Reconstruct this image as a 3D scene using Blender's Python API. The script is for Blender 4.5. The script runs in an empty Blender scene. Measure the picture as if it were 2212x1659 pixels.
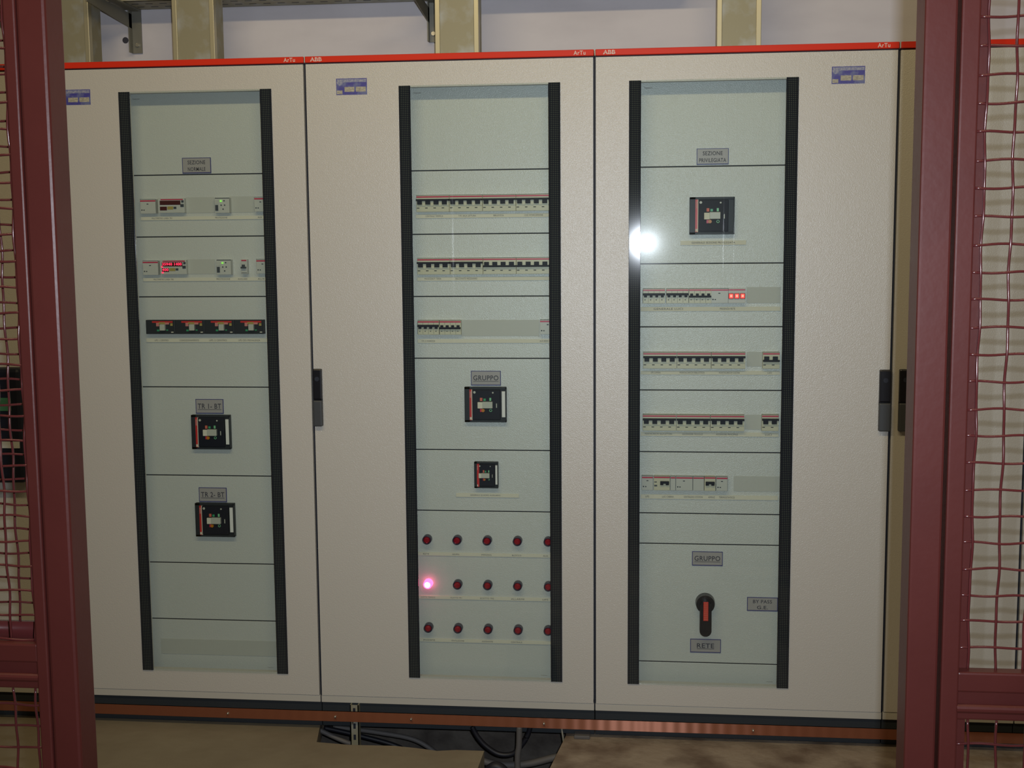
import bpy, bmesh, math, random
from mathutils import Vector, Matrix
random.seed(7)
S = bpy.context.scene
COL = S.collection

# ------------------------------------------------------------------ camera, light, exposure
F = 2615.8                                    # focal length in pixels of the 2212 px wide frame
CAM = Vector((1.03494, -3.76136, 1.55856))    # the floor is z = 0, cabinet fronts are the plane y = 0
RT = Vector((0.99462039, 0.10328074, -0.00796026))
UP = Vector((-0.00345548, 0.10988399, 0.99393841))
FW = Vector((-0.1035294, 0.98856391, -0.10964974))
cam_data = bpy.data.cameras.new('camera')
cam = bpy.data.objects.new('camera', cam_data)
COL.objects.link(cam)
cam_data.sensor_width = 36.0
cam_data.lens = F / 2212 * 36.0
cam_data.clip_start = 0.05
M4 = Matrix((RT, UP, -FW)).transposed().to_4x4()
M4.translation = CAM
cam.matrix_world = M4
S.camera = cam

S.view_settings.view_transform = 'Standard'
S.view_settings.look = 'None'
S.view_settings.gamma = 1
S.view_settings.use_curve_mapping = False
S.view_settings.exposure = -0.14

W = bpy.data.worlds.new('World'); S.world = W
W.use_nodes = True
bg = W.node_tree.nodes['Background']
bg.inputs[0].default_value = (1.0, 0.80, 0.50, 1)
bg.inputs[1].default_value = 0.06


def area(name, loc, direction, sx, sy, energy, color, spread=180):
    l = bpy.data.lights.new(name, 'AREA')
    l.shape = 'RECTANGLE'; l.size = sx; l.size_y = sy
    l.energy = energy; l.color = color; l.spread = math.radians(spread)
    o = bpy.data.objects.new(name, l); COL.objects.link(o)
    o.location = loc
    o.rotation_euler = Vector(direction).to_track_quat('-Z', 'Y').to_euler()
    return o


# the camera's own flash, just right of and above the lens
area('camera_flash', CAM + RT * 0.050 + UP * 0.040, FW + RT * 0.02 + UP * 0.07, 0.036, 0.015, 19.0, (0.82, 0.90, 1.0), 105)
# fluorescent battens on the ceiling between the cage and the cabinets
area('ceiling_batten', (0.55, -2.4, 3.3), (0, 0.8, -1), 3.0, 0.12, 34, (1.0, 0.80, 0.46))

# ------------------------------------------------------------------ helpers
def at(u, v, y=0.0):
    """the point of the vertical plane at depth y that the photo shows at pixel (u, v) -> (x, z)"""
    d = FW * F + RT * (u - 1106) - UP * (v - 829.5)
    q = CAM + d * ((y - CAM.y) / d.y)
    return q.x, q.z


def fl(u, v, z=0.0):
    d = FW * F + RT * (u - 1106) - UP * (v - 829.5)
    q = CAM + d * ((z - CAM.z) / d.z)
    return q.x, q.y


def X(u, v, y=0.0): return at(u, v, y)[0]
def Z(u, v, y=0.0): return at(u, v, y)[1]


def new_mat(name, color, rough=0.5, metal=0.0, emit=None, estr=0.0, bump=None, vary=None, spec=0.5, coat=0.0):
    m = bpy.data.materials.new(name); m.use_nodes = True
    nt = m.node_tree; b = nt.nodes['Principled BSDF']
    b.inputs['Base Color'].default_value = (*color, 1)
    b.inputs['Roughness'].default_value = rough
    b.inputs['Metallic'].default_value = metal
    b.inputs['Specular IOR Level'].default_value = spec
    b.inputs['Coat Weight'].default_value = coat
    b.inputs['Coat Roughness'].default_value = 0.15
    if emit:
        b.inputs['Emission Color'].default_value = (*emit, 1)
        b.inputs['Emission Strength'].default_value = estr
    tc = nt.nodes.new('ShaderNodeTexCoord')
    if vary:                                   # (second colour, noise scale, low, high[, (sx,sy,sz)])
        c2, sc, lo, hi = vary[:4]
        n = nt.nodes.new('ShaderNodeTexNoise'); n.inputs['Scale'].default_value = sc
        n.inputs['Detail'].default_value = 6
        mp = nt.nodes.new('ShaderNodeMapping')
        mp.inputs['Scale'].default_value = vary[4] if len(vary) > 4 else (1, 1, 1)
        nt.links.new(tc.outputs['Object'], mp.inputs[0]); nt.links.new(mp.outputs[0], n.inputs['Vector'])
        r = nt.nodes.new('ShaderNodeValToRGB')
        r.color_ramp.elements[0].position = lo; r.color_ramp.elements[1].position = hi
        r.color_ramp.elements[0].color = (*color, 1); r.color_ramp.elements[1].color = (*c2, 1)
        nt.links.new(n.outputs['Fac'], r.inputs[0]); nt.links.new(r.outputs[0], b.inputs['Base Color'])
    if bump:                                   # (scale, strength, distance[, (sx,sy,sz)])
        n = nt.nodes.new('ShaderNodeTexNoise'); n.inputs['Scale'].default_value = bump[0]
        n.inputs['Detail'].default_value = 2
        mp = nt.nodes.new('ShaderNodeMapping')
        mp.inputs['Scale'].default_value = bump[3] if len(bump) > 3 else (1, 1, 1)
        nt.links.new(tc.outputs['Object'], mp.inputs[0]); nt.links.new(mp.outputs[0], n.inputs['Vector'])
        bp = nt.nodes.new('ShaderNodeBump'); bp.inputs['Strength'].default_value = bump[1]
        bp.inputs['Distance'].default_value = bump[2]
        nt.links.new(n.outputs['Fac'], bp.inputs['Height']); nt.links.new(bp.outputs[0], b.inputs['Normal'])
        if coat: nt.links.new(bp.outputs[0], b.inputs['Coat Normal'])
    return m


PAINT = new_mat('grey_textured_paint', (0.60, 0.575, 0.52), 0.31, bump=(420, 0.7, 0.0011), spec=0.8)
PANEL = new_mat('grey_panel_paint', (0.62, 0.625, 0.585), 0.31, bump=(400, 0.7, 0.0012), spec=0.8)
BODYM = new_mat('cabinet_side_paint', (0.55, 0.53, 0.47), 0.5)
GAP = new_mat('dark_rubber_gasket', (0.012, 0.016, 0.03), 0.6)
DARKLINE = new_mat('dark_joint', (0.02, 0.03, 0.05), 0.7)  # dark gaps between modules and small dark marks on device fronts
RED = new_mat('red_header_plastic', (0.80, 0.035, 0.012), 0.28, coat=0.3, spec=0.4)
LETTER = new_mat('pale_lettering', (0.80, 0.66, 0.58), 0.5)
PLINTH = new_mat('anthracite_steel', (0.030, 0.036, 0.042), 0.5, bump=(400, 0.3, 0.0004))
COPPER = new_mat('copper_bar', (0.30, 0.105, 0.055), 0.36, 0.42)
COPPER.node_tree.nodes['Principled BSDF'].inputs['Anisotropic'].default_value = 1.0
_cx = COPPER.node_tree.nodes.new('ShaderNodeCombineXYZ'); _cx.inputs[2].default_value = 1.0
COPPER.node_tree.links.new(_cx.outputs[0], COPPER.node_tree.nodes['Principled BSDF'].inputs['Tangent'])
SCREW = new_mat('bright_zinc', (0.75, 0.73, 0.66), 0.25, 0.9)
BROWN = new_mat('red_oxide_gloss_paint', (0.092, 0.020, 0.017), 0.36, bump=(70, 0.10, 0.002), vary=((0.076, 0.016, 0.014), 5, 0.45, 0.75), spec=0.38)
WIRE = new_mat('red_oxide_wire_enamel', (0.105, 0.022, 0.022), 0.2, spec=0.6)
GALV = new_mat('galvanised_steel', (0.34, 0.315, 0.215), 0.55, 0.30, vary=((0.42, 0.43, 0.40), 13, 0.47, 0.66), bump=(60, 0.1, 0.001))
BRACKETSTEEL = new_mat('dull_galvanised_bracket', (0.24, 0.235, 0.20), 0.5, 0.35)
GALVD = new_mat('galvanised_edge', (0.52, 0.48, 0.33), 0.35, 0.5)
WALL = new_mat('white_wall_paint', (0.74, 0.71, 0.76), 0.9, bump=(14, 0.25, 0.01), vary=((0.66, 0.63, 0.68), 3.0, 0.42, 0.72, (1, 1, 3)))
CREAM = new_mat('cream_plastic', (0.60, 0.57, 0.42), 0.40)
LGREY = new_mat('light_grey_plastic', (0.55, 0.55, 0.50), 0.40)
BLANK = new_mat('blank_cover_plastic', (0.52, 0.52, 0.47), 0.5)
STRIPE = new_mat('crimson_stripe', (0.55, 0.018, 0.07), 0.4)
BLACK = new_mat('black_plastic', (0.008, 0.010, 0.020), 0.5, spec=0.3)
INK = new_mat('label_ink', (0.05, 0.05, 0.07), 0.6)
PAPER = new_mat('paper_label', (0.72, 0.68, 0.55), 0.6)
WHITE = new_mat('white_label', (0.82, 0.80, 0.76), 0.5)
CASE = new_mat('dark_breaker_case', (0.022, 0.027, 0.034), 0.45, spec=0.35)
LEVER = new_mat('pale_lever', (0.50, 0.50, 0.43), 0.4)
RLABEL = new_mat('red_side_label', (0.60, 0.03, 0.03), 0.4)
ORANGE = new_mat('orange_button', (0.50, 0.18, 0.01), 0.4)
GREEN = new_mat('green_mark', (0.04, 0.34, 0.15), 0.4)
LGREEN = new_mat('pale_green_mark', (0.20, 0.55, 0.28), 0.4)
PLATE = new_mat('engraved_plate', (0.40, 0.37, 0.36), 0.38)
PLATESHADE = new_mat('plate_shade_border', (0.06, 0.06, 0.20), 0.4)  # bluish shadow around the label plates, painted as a thin border
BLUE = new_mat('blue_sticker', (0.07, 0.065, 0.32), 0.4, vary=((0.16, 0.18, 0.36), 40, 0.45, 0.6))
STICKBOX = new_mat('sticker_box', (0.50, 0.47, 0.36), 0.5, vary=((0.30, 0.27, 0.22), 260, 0.45, 0.6, (0.4, 1, 2)))
STICKTOP = new_mat('sticker_band', (0.22, 0.24, 0.38), 0.5, vary=((0.36, 0.36, 0.44), 200, 0.45, 0.6))
LENS = new_mat('dark_red_lens', (0.30, 0.004, 0.02), 0.22, coat=0.4)
BEZEL = new_mat('navy_bezel', (0.03, 0.025, 0.06), 0.35)
LENSLIT = new_mat('lit_red_lens', (0.8, 0.05, 0.10), 0.3, emit=(1.0, 0.10, 0.28), estr=4.0)
CORELIT = new_mat('lamp_core', (1, 0.5, 0.5), 0.3, emit=(1.0, 0.42, 0.50), estr=5.0)
NEON = new_mat('lit_red_neon', (0.8, 0.05, 0.03), 0.3, emit=(1.0, 0.05, 0.035), estr=1.0)
NEONC = new_mat('neon_core', (1, 0.3, 0.2), 0.3, emit=(1.0, 0.28, 0.20), estr=1.6)
NEONBOX = new_mat('neon_edge', (0.35, 0.012, 0.012), 0.3)
LEDRED = new_mat('led_digits', (1, 0.05, 0.1), 0.3, emit=(1.0, 0.03, 0.09), estr=1.9)
LEDGREEN = new_mat('green_led', (0.3, 0.9, 0.1), 0.3, emit=(0.28, 0.85, 0.10), estr=0.75)
DISPLAY = new_mat('dark_display', (0.075, 0.014, 0.016), 0.3)
YELLOW = new_mat('ochre_label', (0.38, 0.30, 0.08), 0.5)
SLATE = new_mat('slate_button', (0.05, 0.06, 0.075), 0.45)
HANDLE = new_mat('handle_black', (0.008, 0.008, 0.012), 0.32)
HANDLEG = new_mat('handle_lever_grey', (0.055, 0.06, 0.065), 0.45)
REDGRIP = new_mat('red_grip_insert', (0.72, 0.035, 0.02), 0.4)
FLOORM = new_mat('stained_concrete', (0.34, 0.27, 0.20), 0.85, bump=(30, 0.4, 0.01), vary=((0.16, 0.11, 0.075), 7, 0.42, 0.66))
SCREED = new_mat('beige_screed', (0.27, 0.225, 0.15), 0.9, bump=(9, 0.35, 0.02), vary=((0.22, 0.175, 0.115), 3, 0.35, 0.7))
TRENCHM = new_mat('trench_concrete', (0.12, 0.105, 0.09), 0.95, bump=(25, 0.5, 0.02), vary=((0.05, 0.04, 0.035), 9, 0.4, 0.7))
CABLEB = new_mat('black_cable_sheath', (0.012, 0.012, 0.018), 0.5)
CABLEG = new_mat('grey_conduit', (0.13, 0.12, 0.115), 0.6)
TEAL = new_mat('green_screen', (0.05, 0.16, 0.08), 0.25)


def strip_mat():
    m = bpy.data.materials.new('black_dotted_glass_border'); m.use_nodes = True
    nt = m.node_tree; b = nt.nodes['Principled BSDF']; N = nt.nodes.new; L = nt.links.new
    b.inputs['Roughness'].default_value = 0.06
    tc = N('ShaderNodeTexCoord')
    sc = N('ShaderNodeVectorMath'); sc.operation = 'MULTIPLY'; sc.inputs[1].default_value = (180, 0, 180)
    fr = N('ShaderNodeVectorMath'); fr.operation = 'FRACTION'
    sb = N('ShaderNodeVectorMath'); sb.operation = 'SUBTRACT'; sb.inputs[1].default_value = (0.5, 0, 0.5)
    ln = N('ShaderNodeVectorMath'); ln.operation = 'LENGTH'
    lt = N('ShaderNodeMath'); lt.operation = 'LESS_THAN'; lt.inputs[1].default_value = 0.27
    L(tc.outputs['Object'], sc.inputs[0]); L(sc.outputs[0], fr.inputs[0]); L(fr.outputs[0], sb.inputs[0])
    L(sb.outputs[0], ln.inputs[0]); L(ln.outputs['Value'], lt.inputs[0])
    sx = N('ShaderNodeSeparateXYZ'); L(tc.outputs['Object'], sx.inputs[0])
    ab = N('ShaderNodeMath'); ab.operation = 'ABSOLUTE'; L(sx.outputs[0], ab.inputs[0])
    l2 = N('ShaderNodeMath'); l2.operation = 'LESS_THAN'; l2.inputs[1].default_value = 0.0139; L(ab.outputs[0], l2.inputs[0])
    mu = N('ShaderNodeMath'); mu.operation = 'MULTIPLY'; L(lt.outputs[0], mu.inputs[0]); L(l2.outputs[0], mu.inputs[1])
    mx = N('ShaderNodeMix'); mx.data_type = 'RGBA'
    mx.inputs['A'].default_value = (0.013, 0.016, 0.024, 1); mx.inputs['B'].default_value = (0.085, 0.105, 0.085, 1)
    L(mu.outputs[0], mx.inputs['Factor']); L(mx.outputs['Result'], b.inputs['Base Color'])
    return m


def glass_mat():
    m = bpy.data.materials.new('window_glass'); m.use_nodes = True
    nt = m.node_tree; nt.nodes.clear(); N = nt.nodes.new; L = nt.links.new
    out = N('ShaderNodeOutputMaterial'); mix = N('ShaderNodeMixShader'); tr = N('ShaderNodeBsdfTransparent')
    gl = N('ShaderNodeBsdfGlossy'); g2 = N('ShaderNodeBsdfGlossy'); m2 = N('ShaderNodeMixShader')
    tr.inputs[0].default_value = (0.95, 0.978, 0.972, 1)
    gl.inputs['Roughness'].default_value = 0.012
    g2.inputs['Roughness'].default_value = 0.11; m2.inputs[0].default_value = 0.045
    # reflectance of one glass face, the same from either side
    lw = N('ShaderNodeLayerWeight'); lw.inputs['Blend'].default_value = 0.5
    pw = N('ShaderNodeMath'); pw.operation = 'POWER'; pw.inputs[1].default_value = 5
    ma = N('ShaderNodeMath'); ma.operation = 'MULTIPLY_ADD'; ma.inputs[1].default_value = 0.965; ma.inputs[2].default_value = 0.035
    L(lw.outputs['Facing'], pw.inputs[0]); L(pw.outputs[0], ma.inputs[0]); L(ma.outputs[0], mix.inputs[0])
    L(gl.outputs[0], m2.inputs[1]); L(g2.outputs[0], m2.inputs[2])
    L(tr.outputs[0], mix.inputs[1]); L(m2.outputs[0], mix.inputs[2])
    L(mix.outputs[0], out.inputs[0])
    return m


STRIPM = strip_mat(); GLASS = glass_mat()

_fonts = {}
def text_geo(s, bold=0.0):
    k = (s, bold)
    if k not in _fonts:
        c = bpy.data.curves.new('t', 'FONT'); c.body = s; c.size = 1; c.offset = bold; c.resolution_u = 3; c.space_character = 1.08
        c.fill_mode = 'FRONT'
        o = bpy.data.objects.new('t', c)
        COL.objects.link(o)
        me = bpy.data.meshes.new_from_object(o)
        vs = [tuple(v.co) for v in me.vertices]; fs = [tuple(p.vertices) for p in me.polygons]
        bpy.data.objects.remove(o); bpy.data.curves.remove(c); bpy.data.meshes.remove(me)
        _fonts[k] = (vs, fs)
    return _fonts[k]


class MB:
    """collects shapes, builds them as ONE mesh object"""
    def __init__(s): s.v = []; s.f = []; s.m = []
    def add(s, vs, fs, mi=0):
        b = len(s.v); s.v += [tuple(q) for q in vs]; s.f += [tuple(i + b for i in f) for f in fs]; s.m += [mi] * len(fs); return s
    def box(s, x0, x1, y0, y1, z0, z1, mi=0, bev=0.0):
        if x1 < x0: x0, x1 = x1, x0
        if y1 < y0: y0, y1 = y1, y0
        if z1 < z0: z0, z1 = z1, z0
        if bev > 0:
            bm = bmesh.new(); bmesh.ops.create_cube(bm, size=1)
            for v in bm.verts: v.co = Vector(((x0 + x1) / 2 + v.co.x * (x1 - x0), (y0 + y1) / 2 + v.co.y * (y1 - y0), (z0 + z1) / 2 + v.co.z * (z1 - z0)))
            bmesh.ops.bevel(bm, geom=bm.edges[:], offset=bev, segments=2, affect='EDGES', profile=0.5)
            bm.verts.index_update(); vs = [tuple(v.co) for v in bm.verts]; fs = [[v.index for v in f.verts] for f in bm.faces]
            bm.free(); return s.add(vs, fs, mi)
        vs = [(x0, y0, z0), (x1, y0, z0), (x1, y1, z0), (x0, y1, z0), (x0, y0, z1), (x1, y0, z1), (x1, y1, z1), (x0, y1, z1)]
        return s.add(vs, [(0, 3, 2, 1), (4, 5, 6, 7), (0, 1, 5, 4), (1, 2, 6, 5), (2, 3, 7, 6), (3, 0, 4, 7)], mi)
    def prism(s, pts, y0, y1, mi=0):
        """polygon (x, z) counter-clockwise seen from -y, extruded from y0 (front) to y1"""
        n = len(pts); vs = [(x, y0, z) for x, z in pts] + [(x, y1, z) for x, z in pts]
        fs = [tuple(range(n)), tuple(range(2 * n - 1, n - 1, -1))] + [(i, i + n, (i + 1) % n + n, (i + 1) % n) for i in range(n)]
        return s.add(vs, fs, mi)
    def disc(s, cx, cz, r, y0, y1, mi=0, n=24, r0=None):
        r0 = r if r0 is None else r0
        vs = [(cx + r0 * math.cos(2 * math.pi * i / n), y0, cz + r0 * math.sin(2 * math.pi * i / n)) for i in range(n)]
        vs += [(cx + r * math.cos(2 * math.pi * i / n), y1, cz + r * math.sin(2 * math.pi * i / n)) for i in range(n)]
        fs = [tuple(range(n)), tuple(range(2 * n - 1, n - 1, -1))] + [(i, i + n, (i + 1) % n + n, (i + 1) % n) for i in range(n)]
        return s.add(vs, fs, mi)
    def ring(s, cx, cz, r, w, y0, y1, mi=0, n=20):
        vs = []
        for rr in (r, r - w):
            for y in (y0, y1):
                vs += [(cx + rr * math.cos(2 * math.pi * i / n), y, cz + rr * math.sin(2 * math.pi * i / n)) for i in range(n)]
        fs = []
        for i in range(n):
            j = (i + 1) % n
            fs += [(i, j, 2 * n + j, 2 * n + i), (i, n + i, n + j, j), (2 * n + i, 2 * n + j, 3 * n + j, 3 * n + i), (n + i, 3 * n + i, 3 * n + j, n + j)]
        return s.add(vs, fs, mi)
    def tube(s, pts, r, mi=0, n=8):
        pts = [Vector(p) for p in pts]; vs = []; fs = []
        for i, p in enumerate(pts):
            t = (pts[min(i + 1, len(pts) - 1)] - pts[max(i - 1, 0)]).normalized()
            a = t.cross(Vector((0.13, 0.2, 0.97)) if abs(t.z) < 0.9 else Vector((1, 0.1, 0))).normalized(); b = t.cross(a)
            for k in range(n):
                w = 2 * math.pi * k / n; vs.append(tuple(p + a * (r * math.cos(w)) + b * (r * math.sin(w))))
        for i in range(len(pts) - 1):
            for k in range(n):
                fs.append((i * n + k, (i + 1) * n + k, (i + 1) * n + (k + 1) % n, i * n + (k + 1) % n))
        fs += [tuple(range(n)), tuple(range(len(pts) * n - 1, (len(pts) - 1) * n - 1, -1))]
        return s.add(vs, fs, mi)
    def text(s, body, cx, cz, y, w=None, h=None, mi=0, bold=0.0):
        vs, fs = text_geo(body, bold)
        xs = [v[0] for v in vs]; zs = [v[1] for v in vs]
        x0, x1, z0, z1 = min(xs), max(xs), min(zs), max(zs)
        sz = (h / (z1 - z0)) if h else w / (x1 - x0)
        sx = (w / (x1 - x0)) if w else sz
        return s.add([(cx + (v[0] - (x0 + x1) / 2) * sx, y, cz + (v[1] - (z0 + z1) / 2) * sz) for v in vs], fs, mi)
    def build(s, name, mats, parent=None, smooth=False, org=None):
        if not isinstance(mats, (list, tuple)): mats = [mats]
        o3 = Vector(org) if org is not None else (ORG.get(parent.as_pointer(), Vector()) if parent else Vector())
        me = bpy.data.meshes.new(name)
        me.from_pydata([tuple(Vector(v) - o3) for v in s.v], [], s.f)
        for m in mats: me.materials.append(m)
        me.polygons.foreach_set('material_index', s.m)
        if smooth:
            me.polygons.foreach_set('use_smooth', [True] * len(me.polygons))
        me.validate(); me.update()
        o = bpy.data.objects.new(name, me); COL.objects.link(o)
        if parent is not None:
            o.parent = parent
            if org is not None:
                po = ORG.get(parent.as_pointer(), Vector())
                o.location = o3 - po
        else:
            o.location = o3
        ORG[o.as_pointer()] = o3
        return o


ORG = {}
def thing(name, label, cat, org, group=None):
    o = bpy.data.objects.new(name, None); COL.objects.link(o); o.empty_display_size = 0.02
    o.location = org; ORG[o.as_pointer()] = Vector(org)
    tag(o, label, cat, group); return o


def tag(o, label=None, cat=None, group=None, kind=None):
    if label: o['label'] = label
    if cat: o['category'] = cat
    if group: o['group'] = group
    if kind: o['kind'] = kind
    return o


def copy_tree(root, loc, label):
    def rec(o, par):
        c = o.copy(); COL.objects.link(c); c.parent = par
        for ch in o.children: rec(ch, c)
        return c
    r = rec(root, None); r.location = loc; r['label'] = label
    return r


TEMPL = {}
def place(key, maker, u, v, y, label, cat, group=None):
    """put a device with its top left front corner at pixel (u, v) of the plane y"""
    x, z = at(u, v, y); loc = Vector((x, y, z))
    return place_xyz(key, maker, loc, label, cat, group)


def place_xyz(key, maker, loc, label, cat, group=None):
    if key not in TEMPL:
        t = thing(key, label, cat, (0, 0, 0), group)
        maker(t); t.location = loc; TEMPL[key] = t
        t.name = t.name
        return t
    r = copy_tree(TEMPL[key], loc, label)
    if group: r['group'] = group
    elif 'group' in r: del r['group']
    return r


# ------------------------------------------------------------------ devices (local: x right, z down from 0 to -h, y = 0 body front, +y towards the panel)
YP = 0.062            # face of the inner modular panels
YB = 0.044            # front of the breaker bodies


def breaker(n, pole, h, up, tone=CREAM, red_z=0.0035):
    big = pole > 0.02
    def mk(t):
        w = n * pole
        b = MB(); b.box(0.0004, w - 0.0004, 0, YP - YB - 0.0003, -h, 0, 0, bev=0.0007)
        if big:      # raised shoulders between the levers
            for i in range(n):
                b.box(i * pole + 0.0195, i * pole + pole + (0.0030 if i < n - 1 else -0.001), -0.004, 0.001, -0.0335, -0.0185 if up else -0.012, 0)
                b.box(i * pole + 0.002, i * pole + 0.010, -0.0004, 0.0, -0.0415, -0.0390, 1)
        else:
            for i in range(n):
                b.box(i * pole + 0.005, i * pole + 0.009, -0.0004, 0.0, -0.0365, -0.0345, 1)
                b.box(i * pole - 0.0003, i * pole + 0.0003, -0.0003, 0.0, -h + 0.002, -0.004, 1)
        b.box(0.0004, w - 0.0004, -0.0002, 0.0, -0.0013, 0.0, 1)
        b.build('body', [tone, DARKLINE], t)
        MB().box(0.001, w - 0.001, -0.0008, 0.0006, -red_z - 0.0042, -red_z).build('crimson_stripe', STRIPE, t)
        g = MB()
        if big:
            if up: g.box(0.0008, w - 0.0008, -0.011, 0.001, -0.0185, -0.0125, 0, bev=0.0006)
            else: g.box(0.0008, w - 0.0008, -0.011, 0.001, -0.0300, -0.0240, 0, bev=0.0006)
            for i in range(n):
                g.box(i * pole + 0.0045, i * pole + 0.0195, -0.009, 0.001, -0.0295 if up else -0.0270, -0.0150 if up else -0.0135, 0, bev=0.0006)
        else:
            if up: g.box(0.001, w - 0.001, -0.010, 0.001, -0.0215, -0.0145, 0, bev=0.0006)
            else: g.box(0.001, w - 0.001, -0.010, 0.001, -0.0285, -0.0225, 0, bev=0.0006)
            for i in range(n):
                g.box(i * pole + 0.004, i * pole + 0.0130, -0.008, 0.001, -0.0275 if up else -0.0265, -0.0180 if up else -0.0160, 0, bev=0.0005)
        g.build('toggle_bar', BLACK, t)
    return mk


def module(w, h, mark=True, sub=None):
    """pale modular unit without levers"""
    def mk(t):
        b = MB(); b.box(0.0003, w - 0.0003, 0, YP - YB - 0.0003, -h, 0, 0, bev=0.0007)
        b.box(0.0003, w - 0.0003, -0.0002, 0, -0.0013, 0, 1)
        if mark:
            b.box(0.004, 0.008, -0.0004, 0, -0.0365, -0.033, 1); b.box(0.011, 0.015, -0.0004, 0, -0.0365, -0.0335, 1)
            b.box(w * 0.42, w * 0.42 + 0.006, -0.0004, 0, -0.017, -0.0145, 1)
        b.box(w - 0.0006, w, -0.0004, 0.0, -h, 0, 1)
        b.build('body', [LGREY, DARKLINE], t)
        MB().box(0.001, w - 0.001, -0.0008, 0.0006, -0.0078, -0.0038).build('crimson_stripe', STRIPE, t)
    return mk


def mccb(w, h, wlabel=True, small=False):
    """moulded case breaker behind a dark bezel"""
    def mk(t):
        d = 0.012
        b = MB(); b.box(0, w, 0.004, YP - YB - 0.0003, -h, 0, 0, bev=0.0015)
        t1 = w * 0.14
        b.box(0, t1 * 0.95, 0, 0.006, -h, 0, 0, bev=0.001); b.box(0, w, 0, 0.006, -h * 0.065, 0, 0, bev=0.001)
        b.box(0, w, 0, 0.006, -h, -h * 0.935, 0, bev=0.001); b.box(w * 0.975, w, 0, 0.006, -h, 0, 0, bev=0.0008)
        b.build('bezel', CASE, t)
        f = MB(); f.box(w * 0.16, w * 0.86, -0.004, 0.005, -h * 0.92, -h * 0.08, 0, bev=0.0012)
        f.disc(w * 0.245, -h * 0.145, w * 0.030, -0.0052, -0.003, 1, 12); f.disc(w * 0.685, -h * 0.155, w * 0.020, -0.0052, -0.003, 1, 12)
        f.box(w * 0.76, w * 0.78, -0.0046, -0.003, -h * 0.58, -h * 0.46, 1)
        f.build('front_plate', [BLACK, LEVER], t)
        r = MB(); r.box(w * 0.125, w * 0.175 if not small else w * 0.30 - w * 0.08, -0.005, 0.004, -h * 0.935, -h * 0.065, 0)
        r.box(w * 0.175, w * 0.19, -0.0048, 0.004, -h * 0.935, -h * 0.065, 1) if not small else None
        r.box(w * 0.132, w * 0.170, -0.0056, -0.0045, -h * 0.92, -h * 0.85, 1); r.box(w * 0.135, w * 0.165, -0.0054, -0.0045, -h * 0.30, -h * 0.12, 2)
        r.build('red_side_label', [RLABEL, PAPER, LENSPALE], t)
        hx0, hx1 = (0.32, 0.68) if not small else (0.20, 0.66)
        g = MB(); g.box(w * hx0, w * (hx0 + 0.13), -0.009, 0, -h * 0.60, -h * 0.42, 1, bev=0.001)
        g.box(w * (hx0 + 0.12), w * hx1, -0.013, 0, -h * 0.59, -h * 0.405, 0, bev=0.001)
        g.build('lever', [LEVER, PAPER], t)
        k = MB(); k.disc(w * 0.45, -h * 0.655, w * 0.040, -0.009, -0.003, 0, 16); k.build('orange_button', ORANGE, t)
        MB().box(w * 0.375, w * 0.435, -0.0052, -0.003, -h * 0.39, -h * 0.30).build('red_mark', REDPALE, t)
        MB().box(w * 0.375, w * 0.435, -0.0052, -0.003, -h * 0.70, -h * 0.61).build('red_mark', STRIPE, t)
        MB().box(w * 0.46, w * 0.515, -0.0052, -0.003, -h * 0.385, -h * 0.32).build('green_mark', GREEN, t)
        MB().box(w * 0.60, w * 0.645, -0.0052, -0.003, -h * 0.385, -h * 0.30).build('green_mark', LGREEN, t)
        MB().ring(w * 0.63, -h * 0.655, w * 0.034, w * 0.012, -0.0055, -0.003).build('green_ring_mark', LGREEN, t)
        if wlabel:
            MB().box(w * 0.895, w * 0.975, -0.002, 0.005, -h * 0.85, -h * 0.12).build('white_label', WHITE, t)
    return mk


LENSPALE = new_mat('pale_red_print', (0.60, 0.22, 0.20), 0.5)
REDPALE = new_mat('red_mark', (0.62, 0.14, 0.09), 0.5)


def mccb_row(w, h):
    """the compact breaker of cabinet one, lying on its side"""
    def mk(t):
        b = MB(); b.box(0.0003, w - 0.0003, 0, YP - YB - 0.0003, -h, 0, 0, bev=0.001); b.build('case', CASE, t)
        r = MB(); r.box(w * 0.22, w * 0.92, -0.001, 0.001, -h * 0.20, -h * 0.08, 0); r.box(w * 0.45, w * 0.66, -0.0014, 0.001, -h * 0.29, -h * 0.16, 1)
        r.box(w * 0.66, w * 0.80, -0.0014, 0.001, -h * 0.32, -h * 0.18, 2); r.box(w * 0.36, w * 0.46, -0.0014, 0.001, -h * 0.45, -h * 0.20, 2)
        r.build('red_label', [RLABEL, YELLOW, LENSPALE], t)
        g = MB(); g.box(w * 0.51, w * 0.68, -0.011, 0.001, -h * 0.74, -h * 0.30, 0, bev=0.001); g.build('lever', LEVER, t)
        MB().box(w * 0.38, w * 0.46, -0.0008, 0.001, -h * 0.80, -h * 0.68).build('green_mark', GREEN, t)
        MB().box(w * 0.70, w * 0.76, -0.0008, 0.001, -h * 0.76, -h * 0.68).build('green_mark', GREEN, t)
        MB().box(w * 0.86, w * 0.94, -0.0008, 0.001, -h * 0.90, -h * 0.84).build('pale_mark', PAPER, t)
        MB().box(w * 0.84, w * 0.92, -0.0008, 0.001, -h * 0.42, -h * 0.24).build('ochre_mark', YELLOW, t)
    return mk


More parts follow.
